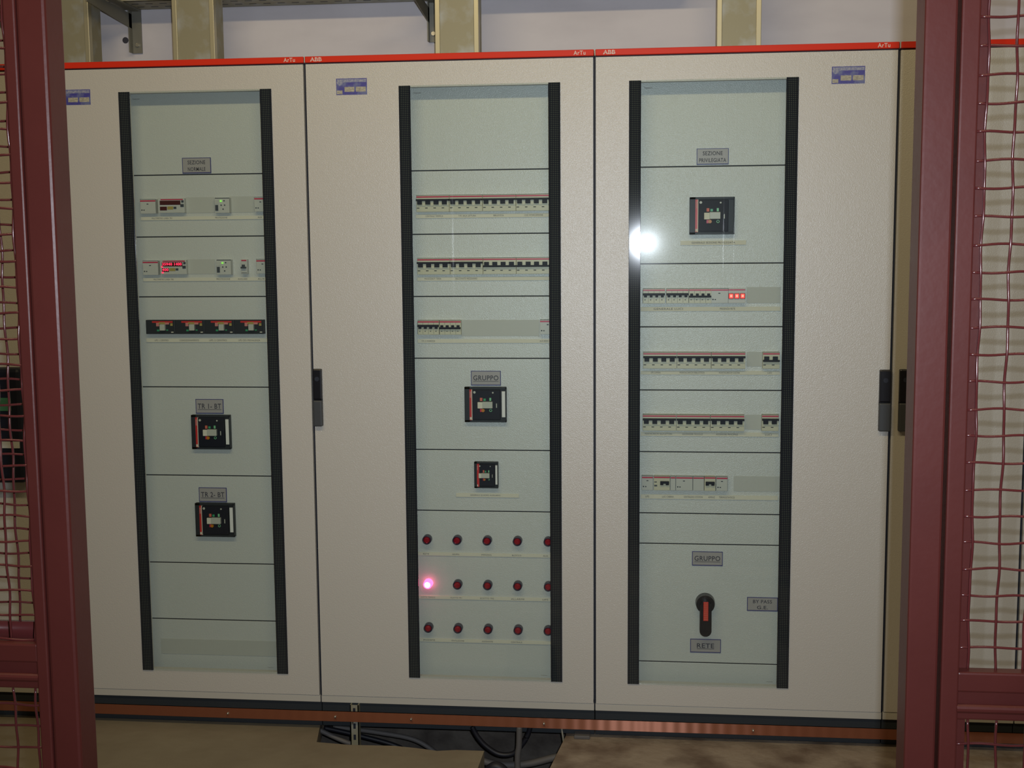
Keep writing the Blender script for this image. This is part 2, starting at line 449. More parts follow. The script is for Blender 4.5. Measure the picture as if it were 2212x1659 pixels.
def pilot(lit):
    def mk(t):
        MB().disc(0, 0, 0.0150, 0.000, YP - YB - 0.0003, 0, 28, 0.0135).ring(0, 0, 0.0145, 0.003, -0.004, 0.004).build('bezel', LENSLIT if lit else BEZEL, t, True)
        l = MB(); l.disc(0, 0, 0.0118, -0.008, 0.001, 0, 28, 0.0095); l.disc(0, 0, 0.0095, -0.011, -0.008, 1 if lit else 0, 28, 0.006)
        l.build('lens', [LENSLIT, CORELIT] if lit else [LENS], t)
    return mk


# ------------------------------------------------------------------ setting
wl = MB(); wl.box(-3.2, 4.6, 0.46, 0.60, -0.0, 3.3).build('wall_back', WALL, org=(0, 0.46, 0)); 
wall = bpy.data.objects['wall_back']; tag(wall, 'white painted rough wall behind the switchgear cabinets', kind='structure')
hx, hz = at(271, 87, 0.459)
MB().disc(hx, hz, 0.011, 0.4585, 0.4605, 0, 14).build('drill_hole', INK, wall)

# floor with an open cable trench under the middle cabinets
hole = [fl(686, 1560), fl(684, 1603), fl(755, 1609), fl(800, 1610), fl(850, 1611), fl(900, 1616), fl(945, 1622), fl(985, 1620), fl(1046, 1622), fl(1030, 1665)]
hole = hole + [(hole[-1][0] - 0.03, -0.9)] + [(fl(1185, 1665)[0] - 0.06, -0.9), fl(1185, 1665), fl(1222, 1590)]
YB0 = 0.10
def floor_mesh(name, outer_pts, mats, z=0.0, t=0.06, idx=None):
    bm = bmesh.new()
    top = [bm.verts.new((x, y, z)) for x, y in outer_pts]; f = bm.faces.new(top)
    r = bmesh.ops.extrude_face_region(bm, geom=[f])
    for v in [g for g in r['geom'] if isinstance(g, bmesh.types.BMVert)]: v.co.z -= t
    bmesh.ops.triangulate(bm, faces=bm.faces[:]); bmesh.ops.recalc_face_normals(bm, faces=bm.faces[:])
    me = bpy.data.meshes.new(name); bm.to_mesh(me); bm.free(); me.materials.append(mats)
    o = bpy.data.objects.new(name, me); COL.objects.link(o); tag(o, kind='structure'); return o
xl, xr = hole[0][0], hole[-1][0]
left_pts = [(-3.2, YB0), (-3.2, -6.5), (hole[10][0], -6.5), (hole[10][0], -0.9)] + [hole[i] for i in range(9, 0, -1)] + [(xl, YB0)]
o = floor_mesh('floor', left_pts, SCREED); o['label'] = 'beige dusty screed floor left of the open cable trench'
right_pts = [(hole[10][0], -6.5), (4.6, -6.5), (4.6, YB0), (xr, YB0), hole[13], hole[12], hole[11], (hole[10][0], -0.9)]
o = floor_mesh('floor', right_pts, FLOORM); o['label'] = 'brown stained concrete floor right of the open cable trench'
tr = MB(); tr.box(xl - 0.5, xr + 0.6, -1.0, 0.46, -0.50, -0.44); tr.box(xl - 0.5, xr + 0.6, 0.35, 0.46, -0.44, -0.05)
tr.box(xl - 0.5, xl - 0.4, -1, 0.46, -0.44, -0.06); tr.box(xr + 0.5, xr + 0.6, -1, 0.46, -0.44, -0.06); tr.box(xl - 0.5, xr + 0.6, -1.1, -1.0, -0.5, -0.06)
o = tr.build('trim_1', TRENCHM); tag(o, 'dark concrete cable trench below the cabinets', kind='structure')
# slab behind so that the cabinets stand on something left and right of the trench
o = MB().box(-3.2, xl, YB0, 0.46, -0.06, 0.0).box(xr, 4.6, YB0, 0.46, -0.06, 0).build('trim_2', FLOORM); tag(o, 'concrete slab under the cabinets along the wall', kind='structure')

# ------------------------------------------------------------------ cabinets
B0 = 0.085                                   # top of the plinth
TOP = B0 + 2.0764; DT = B0 + 2.0532; DB = B0 + 0.0243; RB = B0 + 2.0575
GT, GB = B0 + 1.981, B0 + 0.094
DEP = 0.36


def logo(b, cx, cz, y, w, h, mi, mcut):
    """three heavy letters cut by thin lines"""
    b.text('ABB', cx, cz, y, w, h, mi, 0.035)
    b.box(cx - w / 2, cx + w / 2, y - 0.0002, y - 0.0001, cz - h * 0.035, cz + h * 0.035, mcut)
    for k in (-0.345, 0.05, 0.39):
        b.box(cx + w * k - 0.0004, cx + w * k + 0.0004, y - 0.0002, y - 0.0001, cz - h / 2, cz + h / 2, mcut)


def cabinet(x0, x1, label, window=None, seams=(), handle=None, logo_at=None, artu_at=None, sub=None, handle_u=None):
    t = thing('switchgear_cabinet', label, 'electrical cabinet', ((x0 + x1) / 2, DEP / 2, 0), 'switchgear cabinets in a row along the wall')
    a, b_ = x0 + 0.002, x1 - 0.002
    pl = MB(); pl.box(x0 + 0.001, x1 - 0.001, 0.012, DEP, 0.001, B0, 0, bev=0.002); pl.build('plinth', PLINTH, t)
    bd = MB()
    bd.box(a, a + 0.012, 0.022, DEP, B0, TOP - 0.004); bd.box(b_ - 0.012, b_, 0.022, DEP, B0, TOP - 0.004)
    bd.box(a, b_, DEP - 0.01, DEP, B0, TOP - 0.004); bd.box(a, b_, 0.022, DEP, TOP - 0.012, TOP - 0.004)
    bd.box(a, b_, 0.002, DEP - 0.01, B0, B0 + 0.0225, 0, bev=0.001)
    bd.box(a, b_, 0.020, 0.024, B0 + 0.02, B0 + 0.03, 1); bd.box(x0 + 0.0005, x1 - 0.0005, 0.012, 0.03, DT - 0.002, RB, 1)
    bd.box(x0 + 0.0004, a + 0.001, 0.010, 0.03, B0, DT, 1); bd.box(b_ - 0.001, x1 - 0.0004, 0.010, 0.03, B0, DT, 1)
    bd.build('body', [BODYM, GAP], t)
    hd = MB(); hd.box(x0 + 0.0034, x1 - 0.0015, -0.004, 0.02, RB, TOP, 0, bev=0.0018)
    zc = (RB + TOP) / 2
    if logo_at: logo(hd, logo_at, zc, -0.0045, 0.037, 0.0125, 1, 0)
    if artu_at: hd.text('ArTu', artu_at, zc, -0.0045, 0.036, 0.0125, 1, 0.012)
    hd.build('red_header', [RED, LETTER], t)
    MB().box(x0 + 0.0003, x0 + 0.0030, -0.003, 0.02, RB + 0.0005, TOP).build('joint_cap', BODYM, t)
    d = MB()
    da, db = x0 + 0.0042, x1 - 0.0042
    if window:
        gx0, gx1 = window; ox0, ox1, oz0, oz1 = gx0 + 0.030, gx1 - 0.030, GB + 0.004, GT - 0.004
        for q in ((da, ox0, DB, DT), (ox1, db, DB, DT), (ox0, ox1, DB, oz0), (ox0, ox1, oz1, DT)):
            d.box(q[0], q[1], 0.0, 0.020, q[2], q[3])
    else:
        d.box(da, db, 0.0, 0.020, DB, DT, 0, bev=0.002)
    d.build('door', PAINT, t)
    door = t.children[-1]
    if window:
        sw = 0.036
        for xa, xb in ((gx0, gx0 + sw), (gx1 - sw, gx1)):
            s_ = MB(); s_.box(xa, xb, -0.005, -0.0004, GB, GT, 0, bev=0.0008)
            s_.build('dotted_glass_border', STRIPM, door, org=((xa + xb) / 2, 0, (GB + GT) / 2))
        g = MB(); g.box(gx0 + sw, gx1 - sw, -0.005, -0.0006, GB, GT); g.build('window_pane', GLASS, door)
        gm = MB()
        zt = GT - 0.0015
        gm.text('Temperato', gx0 + sw + 0.022, GT - 0.023, -0.0054, 0.024, 0.004, 0); gm.build('glass_mark', INK, door)
        gm = MB(); gm.text('Temperato', gx1 - sw - 0.022, GB + 0.021, -0.0054, 0.020, 0.0025, 0); gm.build('glass_mark', INK, door)
        lo = GB - 0.02
        zs = [GT + 0.02] + list(seams) + [lo]
        for i in range(len(zs) - 1):
            MB().box(gx0 + 0.004, gx1 - 0.004, YP, YP + 0.003, zs[i + 1] + 0.0016, zs[i] - 0.0016, 0, bev=0.0010).build('modular_front_panel', PANEL, t)
        MB().box(x0 + 0.02, x1 - 0.02, YP + 0.012, YP + 0.016, B0 + 0.03, TOP - 0.03).build('mounting_plate', GAP, t)
    if handle_u:
        (ua, ub, va, vb, vm) = handle_u
        hxa, hza = at(ua, va, -0.012); hxb, hzb = at(ub, vb, -0.012); hzm = at(ua, vm, -0.012)[1]
        h = MB(); h.box(hxa, hxb, -0.014, 0.001, hzm + 0.001, hza, 0, bev=0.004); h.disc((hxa + hxb) / 2, hza - 0.032, 0.0075, -0.0155, -0.012, 1, 16)
        h.box(hxa, hxb, -0.006, 0.001, hzb, hza, 0, bev=0.003)
        h.build('handle', [HANDLE, GAP], door)
        MB().box(hxa, hxb, -0.019, -0.004, hzb, hzm - 0.001, 0, bev=0.004).build('handle_lever', HANDLEG, door)
    return t


GL, GR = 0.297, 0.796
S2 = [Z(1035, v, YP) for v in (367, 505, 640, 774, 972, 1104)]
S3 = [Z(1540, v, YP) for v in (359, 569, 706, 843, 977, 1110, 1176, 1432)]
S1 = [Z(430, v, YP) for v in (377, 511, 641, 836, 1027, 1216, 1338)]
HL = (675, 697, 797, 921, 864)
cabinet(-0.9, 0.0, 'grey cabinet with red top trim and glazed door whose panels hold a lit red meter', (-0.9 + GL, -0.903 + GR), S1, artu_at=X(625.5, 127))
cabinet(0.0, 0.9, 'grey cabinet with glazed door over three rows of red pilot lamps', (GL, GR), S2, logo_at=X(683, 126), artu_at=X(1252, 112), handle_u=HL)
cabinet(0.9, 1.8, 'grey cabinet with glazed door showing a black and red rotary switch near the bottom', (1.8 - GR + 0.001, 1.806 - GL), S3, logo_at=X(1316, 110), artu_at=X(1909, 101), handle_u=(1901, 1923, 799, 932, 870))
cabinet(1.8, 2.20, 'narrow plain grey cabinet half hidden behind the right cage post, with black handle', None, (), handle_u=(1944, 1966, 798, 932, 870))
cabinet(2.20, 3.1, 'plain grey cabinet furthest right, seen only through the right cage mesh', None)
cabinet(-1.8, -0.9, 'plain grey cabinet furthest left, seen only through the left cage mesh', None)

# rating stickers on the doors
def sticker(u0, v0, u1, v1, label):
    x0, z1 = at(u0, v0); x1, z0 = at(u1, v1); w, h = x1 - x0, z1 - z0
    b = MB(); b.box(x0, x1, -0.0008, 0.0002, z0, z1, 0)
    b.box(x0 + w * 0.03, x1 - w * 0.02, -0.0011, -0.0008, z1 - h * 0.24, z1 - h * 0.05, 1)
    b.disc(x0 + w * 0.12, z1 - h * 0.25, w * 0.10, -0.0012, -0.0008, 1, 16)
    b.box(x0 + w * 0.02, x0 + w * 0.20, -0.0012, -0.0008, z0 + h * 0.05, z0 + h * 0.27, 2)
    b.box(x0 + w * 0.27, x0 + w * 0.59, -0.0012, -0.0008, z0 + h * 0.18, z0 + h * 0.48, 2)
    b.box(x0 + w * 0.64, x0 + w * 0.96, -0.0012, -0.0008, z0 + h * 0.18, z0 + h * 0.48, 2)
    o = b.build('rating_sticker', [BLUE, STICKTOP, STICKBOX], org=((x0 + x1) / 2, -0.0004, z0)); tag(o, label, 'sticker', 'blue rating stickers on the doors')
sticker(129, 194.5, 196, 226, 'blue rating sticker at the top left of the cabinet behind the left cage post')
sticker(726, 170, 793, 204, 'blue rating sticker left of the middle glazed door window')
sticker(1797, 144, 1868, 180, 'blue rating sticker right of the glazed door nearest the right cage post')

# ------------------------------------------------------------------ label plates
def plate(u0, v0, u1, v1, lines, label, underline=False):
    x0, z1 = at(u0, v0, YP - 0.003); x1, z0 = at(u1, v1, YP - 0.003); w, h = x1 - x0, z1 - z0; y = YP - 0.003
    b = MB(); b.box(x0, x1, y + 0.0005, YP - 0.0001, z0, z1, 1); b.box(x0 + 0.0022, x1 - 0.0022, y, YP - 0.0002, z0 + 0.0032, z1 - 0.0020, 0)
    n = len(lines)
    for i, s in enumerate(lines):
        cz = z1 - h * ((0.48 if n == 1 else 0.30 + 0.43 * i)); ww = min(w * 0.84, w * 0.140 * len(s) if n == 1 else w * 0.088 * len(s))
        b.text(s, (x0 + x1) / 2, cz, y - 0.0003, ww, h * (0.34 if n == 1 else 0.25), 2, 0.012)
        if underline: b.box((x0 + x1) / 2 - ww / 2, (x0 + x1) / 2 + ww / 2, y - 0.0003, y, cz - h * 0.25, cz - h * 0.22, 2)
    o = b.build('label_plate', [PLATE, PLATESHADE, INK], org=((x0 + x1) / 2, y, z0)); tag(o, label, 'label plate', 'engraved label plates on the front panels')
plate(393, 341, 456, 374, ['SEZIONE', 'NORMALE'], 'grey label plate reading SEZIONE NORMALE at the top of the left window')
plate(422, 862, 483, 894, ['TR 1- BT'], 'grey label plate reading TR 1- BT above the upper breaker of the left cabinet', True)
plate(429, 1053, 490, 1085, ['TR 2- BT'], 'grey label plate reading TR 2- BT above the lower breaker of the left cabinet', True)
plate(1017, 801, 1082, 833, ['GRUPPO'], 'grey label plate reading GRUPPO over the large breaker of the middle cabinet', True)
plate(1505, 321, 1574, 355, ['SEZIONE', 'PRIVILEGIATA'], 'grey label plate reading SEZIONE PRIVILEGIATA at the top of the right window')
plate(1495, 1191, 1561, 1223, ['GRUPPO'], 'grey label plate reading GRUPPO above the rotary switch', True)
plate(1491, 1380, 1557, 1411, ['RETE'], 'grey label plate reading RETE below the rotary switch', True)
plate(1614, 1290, 1680, 1321, ['BY PASS', 'G.E.'], 'grey label plate reading BY PASS G.E. right of the rotary switch')

# ------------------------------------------------------------------ paper label strips
def strip(u0, u1, vc, hpx, texts, label, y=YP - 0.004, h2=0.0075):
    uc = (u0 + u1) / 2; zc = Z(uc, vc, y); x0 = X(u0, vc, y); x1 = X(u1, vc, y); h = hpx * 0.00148
    b = MB(); b.box(x0, x1, y, YP - 0.0001, zc - h / 2, zc + h / 2, 0, bev=0.0006)
    for (ua, ub, s) in texts:
        xa, xb = X(ua, vc, y), X(ub, vc, y)
        b.text(s, (xa + xb) / 2, zc + h * 0.05, y - 0.0003, xb - xa, h * 0.45, 1, 0.0)
    o = b.build('label_strip', [PAPER, INK], org=((x0 + x1) / 2, y, zc - h / 2)); tag(o, label, 'label strip', 'pale label strips under the devices')
strip(304, 578, 471, 7.5, [(328, 372, 'MULTIMETRO LINEA TR1'), (465, 491, 'PROTEZIONE'), (557, 566, 'AUX')], 'pale paper label strip under the unlit meter row of the left cabinet')
strip(309, 582, 603.5, 7.5, [(332, 375, 'MULTIMETRO LINEA TR2'), (468, 497, 'PROTEZIONE'), (514, 534, 'AUSILIARI'), (557, 572, 'AUX')], 'pale paper label strip under the lit red meter of the left cabinet')
strip(316, 584, 735.5, 8, [(334, 364, 'UPS 1 CENTRO'), (388, 430, 'CONDIZIONAMENTO'), (452, 490, 'UPS 2 CENTRO'), (515, 562, 'UPS CED PREVALENZA')], 'pale paper label strip under the four dark breakers of the left cabinet')
strip(898, 1200, 466, 8, [(919, 957, 'CENTRALE TERMICA'), (991, 1028, 'F.M. SALA LETTURA'), (1066, 1088, 'BIBLIOTECA'), (1133, 1173, 'CDZ INTERCAPEDINE')], 'pale paper label strip under the topmost breaker row of the middle cabinet')
strip(901, 1200, 602, 8, [(917, 953, 'MAGAZZINI P. TERRA'), (984, 1031, 'BALCONATE MEZZANINO')], 'pale paper label strip under the second breaker row of the middle cabinet')
strip(902, 1200, 737, 8, [(911, 940, 'F.M. E CHIAREZZA'), (1166, 1186, 'AUX BOX 1')], 'pale paper label strip under the two small breakers of the middle cabinet')
strip(985, 1121, 1070.5, 8, [(1016, 1081, 'GENERALE QUADRO AUSILIARIO')], 'short pale paper label strip under the smallest dark breaker of the middle cabinet')
strip(896, 1200, 1199, 7, [(914, 927, 'RETE'), (977, 992, 'GRUPPO'), (1040, 1062, 'EMERGENZA'), (1106, 1126, 'BLOCCO'), (1173, 1184, 'AUX')], 'pale label strip under the top row of pilot lamps')
strip(898, 1200, 1293, 7, [(909, 940, 'SCATTO TERMICO'), (973, 998, 'SCATTO TR1'), (1037, 1067, 'SCATTO TR2'), (1104, 1133, 'ALLARME'), (1172, 1184, 'UPS')], 'pale label strip under the middle row of pilot lamps')
strip(900, 1200, 1386, 7, [(915, 940, 'POMPE'), (975, 1003, 'VENTILAZIONE'), (1041, 1065, 'ASCENSORE'), (1104, 1128, 'CENTRALE')], 'pale label strip under the bottom row of pilot lamps')
strip(1470, 1612, 524.5, 9, [(1494, 1588, 'GENERALE SEZIONE PRIVILEGIATA')], 'short pale label strip under the large breaker of the right glazed cabinet')
strip(1384, 1686, 667.5, 9, [(1412, 1475, 'GENERALE LUCI'), (1555, 1588, 'PRESENZA RETE')], 'pale label strip under the three lit red lamps')
strip(1384, 1685, 805.5, 8, [(1406, 1427, 'UPS CAMERA'), (1468, 1522, 'MONTACARICHI BIBLIOTECA'), (1553, 1598, 'MONTACARICHI CUCINA'), (1658, 1667, 'LUCI')], 'pale label strip under the upper row of large breakers of the right glazed cabinet')
strip(1384, 1682, 938.5, 8.5, [(1393, 1452, 'MONTACARICHI SALA LETTURA'), (1474, 1518, 'ASCENSORE PICCOLO'), (1547, 1594, 'ASCENSORE PRINCIPALE'), (1653, 1667, 'LUCI')], 'pale label strip under the lower row of large breakers of the right glazed cabinet')
strip(1384, 1681, 1074.5, 9, [(1394, 1402, 'UPS'), (1430, 1455, 'LUCI CABINA'), (1477, 1518, 'CENTRALINO CITOFONI'), (1530, 1544, 'ASPIRAZ'), (1553, 1587, 'TERMOSTATICO')], 'pale label strip under the lowest device row of the right glazed cabinet')

# ------------------------------------------------------------------ blank covers
def blank(u0, u1, v0, v1, label, uref=None):
    y = YP - 0.0015; uc = uref or (u0 + u1) / 2
    x0, x1 = X(u0, (v0 + v1) / 2, y), X(u1, (v0 + v1) / 2, y); z1, z0 = Z(uc, v0, y), Z(uc, v1, y)
    b = MB(); b.box(x0, x1, y, YP - 0.0001, z0, z1, 0, bev=0.0005)
    k = x0 + 0.027
    while k < x1 - 0.01:
        b.box(k, k + 0.0003, y - 0.0001, y, z0, z1, 1); k += 0.027
    o = b.build('blank_cover', [BLANK, BODYM], org=((x0 + x1) / 2, y, z0)); tag(o, label, 'blank cover', 'blank modular cover strips')
blank(402, 463, 426, 460, 'blank grey cover right of the unlit meter in the left cabinet')
blank(496, 549, 424, 459, 'blank grey cover right of the upper relay with green light')
blank(406, 465, 560, 592, 'blank grey cover right of the lit red meter')
blank(348, 640, 1381, 1414, 'wide blank grey cover at the bottom of the left cabinet window', 430)
blank(996, 1165, 691, 726, 'blank grey cover right of the two small breakers in the middle cabinet')
blank(1613, 1686, 620, 655, 'blank grey cover right of the three lit red lamps')
blank(1613, 1646, 760, 792, 'blank grey cover left of the upper two lever breaker')
blank(1609, 1644, 896, 928, 'blank grey cover left of the lower two lever breaker')
blank(1585, 1684, 1029, 1062, 'blank grey cover at the right end of the lowest device row')

# ------------------------------------------------------------------ breakers, middle cabinet
P27 = (X(1187, 437, YB) - X(899, 437, YB)) / 16
def zrow(u, v): return Z(u, v, YB)
W1 = ['first', 'second', 'third', 'fourth']
x0 = X(899, 437, YB); z0 = zrow(1043, 420)
G1 = 'large four lever breakers'
for i in range(4):
    place_xyz('circuit_breaker', breaker(4, P27, 0.0520, True), (x0 + i * 4 * P27, YB, z0), 'four lever breaker, %s from left in the topmost row of the middle cabinet' % W1[i], 'circuit breaker', G1)
x0 = X(901, 573, YB); z0 = zrow(1045, 556.5)
TEMPL['breaker_off'] = None; del TEMPL['breaker_off']
def alt(key): return key
for i in range(2):
    place_xyz('circuit_breaker', breaker(4, P27, 0.0520, True), (x0 + i * 4 * P27, YB, z0), 'four lever breaker with bar up, %s in the second row of the middle cabinet' % W1[i], 'circuit breaker', G1)
def place_named(key, name, maker, loc, label, cat, group=None):
    o = place_xyz(key, maker, loc, label, cat, group); o.name = name; return o
for i in range(2, 4):
    place_named('breaker_off4', 'circuit_breaker', breaker(4, P27, 0.0520, False), (x0 + i * 4 * P27, YB, z0), 'four lever breaker with bar down, %s of the second row of the middle cabinet' % ('third' if i == 2 else 'rightmost'), 'circuit breaker', G1)
z0 = zrow(948, 691.5); x0 = X(902, 707, YB); P17 = (X(948.5, 707, YB) - x0) / 4
place_named('mini_on4', 'circuit_breaker', breaker(4, P17, 0.0465, True), (x0, YB, z0), 'small four lever breaker with bar up in the third row of the middle cabinet', 'circuit breaker', 'small breakers')
place_named('mini_off4', 'circuit_breaker', breaker(4, P17, 0.0465, False), (x0 + 4 * P17 + 0.001, YB, z0), 'small four lever breaker with bar down in the third row of the middle cabinet', 'circuit breaker', 'small breakers')
xm = X(1166, 707, YB)
place_named('module_wide', 'relay_module', module(0.053, 0.0465), (xm, YB, zrow(1176, 690.5)), 'pale relay module at the right end of the third row of the middle cabinet', 'relay', 'pale relay modules')

def mcc(key, u0, v0, u1, v1, label, wl=True, small=False):
    xa, za = at(u0, v0, YB); xb, zb = at(u1, v1, YB)
    place_named(key, 'moulded_case_breaker', mccb(xb - xa, za - zb, wl, small), (xa, YB, za), label, 'circuit breaker')
mcc('m1', 412, 896.5, 498, 971, 'dark square breaker under the TR 1- BT plate')
mcc('m2', 420.5, 1087, 507, 1160.5, 'dark square breaker under the TR 2- BT plate')
mcc('m3', 1003, 836, 1094, 912.5, 'dark square breaker under the GRUPPO plate of the middle cabinet')
mcc('m4', 1024, 998, 1076, 1055, 'smallest dark square breaker, alone below the GRUPPO breaker', True, True)
mcc('m5', 1490, 426, 1586.5, 506, 'dark square breaker of the right glazed cabinet beside the flash glare', False)

# ------------------------------------------------------------------ pilot lamps
rows = [[(922, 1166), (987, 1167), (1052, 1168.5), (1117.5, 1170.5), (1184, 1172)],
        [(924, 1262.5), (988, 1263.5), (1053, 1265), (1118, 1267), (1184.5, 1269)],
        [(925, 1355.5), (989, 1357.5), (1054, 1360), (1119, 1361.5), (1184, 1363)]]
RN = ['top', 'middle', 'bottom']; CN = ['first', 'second', 'third', 'fourth', 'last, half hidden,']
for r in range(3):
    z = Z(1053, rows[r][2][1], YB)
    for c in range(5):
        x = X(rows[r][c][0], rows[r][c][1], YB)
        lit = (r == 1 and c == 0)
        lab = 'lit glowing pink red pilot lamp' if lit else 'unlit dark red pilot lamp, %s of the %s lamp row' % (CN[c], RN[r])
        place_named('lamp_lit' if lit else 'pilot_lamp', 'pilot_lamp', pilot(lit), (x, YB, z), lab, 'pilot lamp', 'red pilot lamps in three rows')

# ------------------------------------------------------------------ right glazed cabinet
z0 = zrow(1450, 623); H17 = zrow(1450, 623) - zrow(1450, 655)
for i, (u, up, w) in enumerate([(1388.5, True, 'leftmost'), (1439, True, 'second'), (1488, False, 'third')]):
    place_named('mini_on4' if up else 'mini_off4', 'circuit_breaker', breaker(4, P17, 0.0465, up), (X(u, 640, YB), YB, z0), 'small four lever breaker with bar %s, %s beside the three lit red lamps' % ('up' if up else 'down', w), 'circuit breaker', 'small breakers')
place_named('module_wide', 'relay_module', module(0.053, 0.0465), (X(1536, 640, YB), YB, z0), 'pale relay module left of the three lit red lamps', 'relay', 'pale relay modules')
def indicator(t):
    w = 0.0525
    MB().box(0, w, 0, YP - YB - 0.0003, -0.0465, 0, 0, bev=0.0007).build('body', LGREY, t)
    MB().box(0.001, w - 0.001, -0.0008, 0.0006, -0.0073, -0.0035).build('crimson_stripe', STRIPE, t)
    for k in range(3):
        cx = w * (k + 0.5) / 3
        l = MB(); l.box(cx - 0.0078, cx + 0.0078, -0.004, 0.001, -0.0330, -0.0155, 0, bev=0.001); l.box(cx - 0.0062, cx + 0.0062, -0.0062, -0.0035, -0.0315, -0.0175, 1, bev=0.001)
        l.disc(cx, -0.0240, 0.0042, -0.0072, -0.006, 2, 16, 0.002)
        l.build('lit_lamp', [NEONBOX, NEON, NEONC], t)
place_named('ind3', 'three_lamp_indicator', indicator, (X(1573, 640, YB), YB, z0), 'modular indicator with three lit red square lamps', 'indicator')
for rr, (vt, off2, uo) in enumerate([(760.5, False, 0), (895.5, True, -2)]):
    x0 = X(1389 + (0 if rr == 0 else -1), vt + 12, YB); z0 = zrow(1500, vt)
    for i in range(3):
        place_xyz('circuit_breaker', breaker(4, P27, 0.0520, True), (x0 + i * 0.1058, YB, z0), 'four lever breaker, %s in the %s large breaker row of the right glazed cabinet' % (W1[i], ['upper', 'lower'][rr]), 'circuit breaker', G1)
    place_named('two_%d' % rr, 'circuit_breaker', breaker(2, P27, 0.0520, off2), (X(1647.5 + uo, vt + 12, YB), YB, Z(1665, vt, YB)), 'two lever breaker with bar %s at the right end of the %s large breaker row' % ('up' if off2 else 'down', ['upper', 'lower'][rr]), 'circuit breaker', 'two lever breakers')
z0 = zrow(1480, 1028.5)
def mod_px(u0, u1, label, key=None, mark=True):
    w = X(u1, 1040, YB) - X(u0, 1040, YB)
    place_named('mod_%d' % int(u0), 'relay_module', module(w, 0.0465, mark), (X(u0, 1040, YB), YB, z0), label, 'relay', 'pale relay modules')
mod_px(1386, 1411, 'pale relay module at the left end of the lowest device row')
def rcd(w, lever_at, knob):
    def mk(t):
        b = MB(); b.box(0.0003, w - 0.0003, 0, YP - YB - 0.0003, -0.0465, 0, 0, bev=0.0007); b.box(0, w, -0.0003, 0, -0.0013, 0, 1); b.box(w - 0.0008, w, -0.0004, 0, -0.0465, 0, 1)
        if knob: b.box(0.002, 0.010, -0.0006, 0, -0.021, -0.0185, 1); b.box(0.002, 0.011, -0.002, 0, -0.0335, -0.029, 2)
        b.build('body', [CREAM, DARKLINE, SLATE], t)
        MB().box(0.001, w - 0.001, -0.0008, 0.0006, -0.0070, -0.0030).build('crimson_stripe', STRIPE, t)
        g = MB(); a = lever_at; g.box(a, a + 0.028, -0.010, 0.001, -0.0235, -0.0165, 0, bev=0.0006)
        for k in (0, 0.0175): g.box(a + k, a + k + 0.0100, -0.008, 0.001, -0.0285, -0.019, 0, bev=0.0005)
        g.build('toggle_bar', BLACK, t)
    return mk
place_named('rcd1', 'circuit_breaker', rcd(X(1447.5, 1040, YB) - X(1412, 1040, YB), 0.0205, True), (X(1412, 1040, YB), YB, z0), 'two lever residual current breaker, left one in the lowest device row', 'circuit breaker', 'residual current breakers')
mod_px(1448, 1459.5, 'narrowest pale relay module, right of the left residual current breaker', mark=False)
mod_px(1460, 1496.5, 'widest pale relay module in the middle of the lowest device row')
mod_px(1497, 1521, 'pale relay module just left of the right residual current breaker', mark=False)
place_named('rcd2', 'circuit_breaker', rcd(X(1546, 1040, YB) - X(1521.5, 1040, YB), 0.004, False), (X(1521.5, 1040, YB), YB, z0), 'two lever breaker, right one in the lowest device row', 'circuit breaker', 'residual current breakers')
mod_px(1547, 1572, 'pale relay module right of the right residual current breaker')

# rotary change-over switch
cx, cz = at(1524, 1306, 0.035)
def rotary(t):
    R = 0.0310
    MB().disc(0, 0, R, 0, YP - 0.035 - 0.0003, 0, 40, R * 0.94).build('escutcheon', HANDLE, t)
    h = MB(); n = 14; w = 0.0185; L = -(cz - at(1524, 1374, 0.02)[1])
    pts = [(w * math.cos(a), L + w + w * math.sin(a)) for a in [math.pi + math.pi * k / n for k in range(n + 1)]]
    pts += [(w * 0.98, -0.012)] + [(w * 0.9 * math.cos(a), w * 0.9 * math.sin(a)) for a in [math.pi * k / n for k in range(n + 1)]] + [(-w * 0.98, -0.012)]
    h.prism(pts, -0.022, 0.004); h.build('lever', HANDLE, t)
    g = MB(); g.box(-0.0078, 0.0078, -0.0245, -0.020, -0.0465, 0.0150, 0, bev=0.0012)
    for k in range(9): g.box(-0.0066, 0.0066, -0.0252, -0.024, -0.0435 + k * 0.0064, -0.0405 + k * 0.0064, 1)
    g.build('red_grip', [REDGRIP, REDPALE], t)
place_named('rot', 'rotary_switch', rotary, (cx, 0.035, cz), 'black rotary switch handle with red grip pointing down to the RETE plate', 'switch')

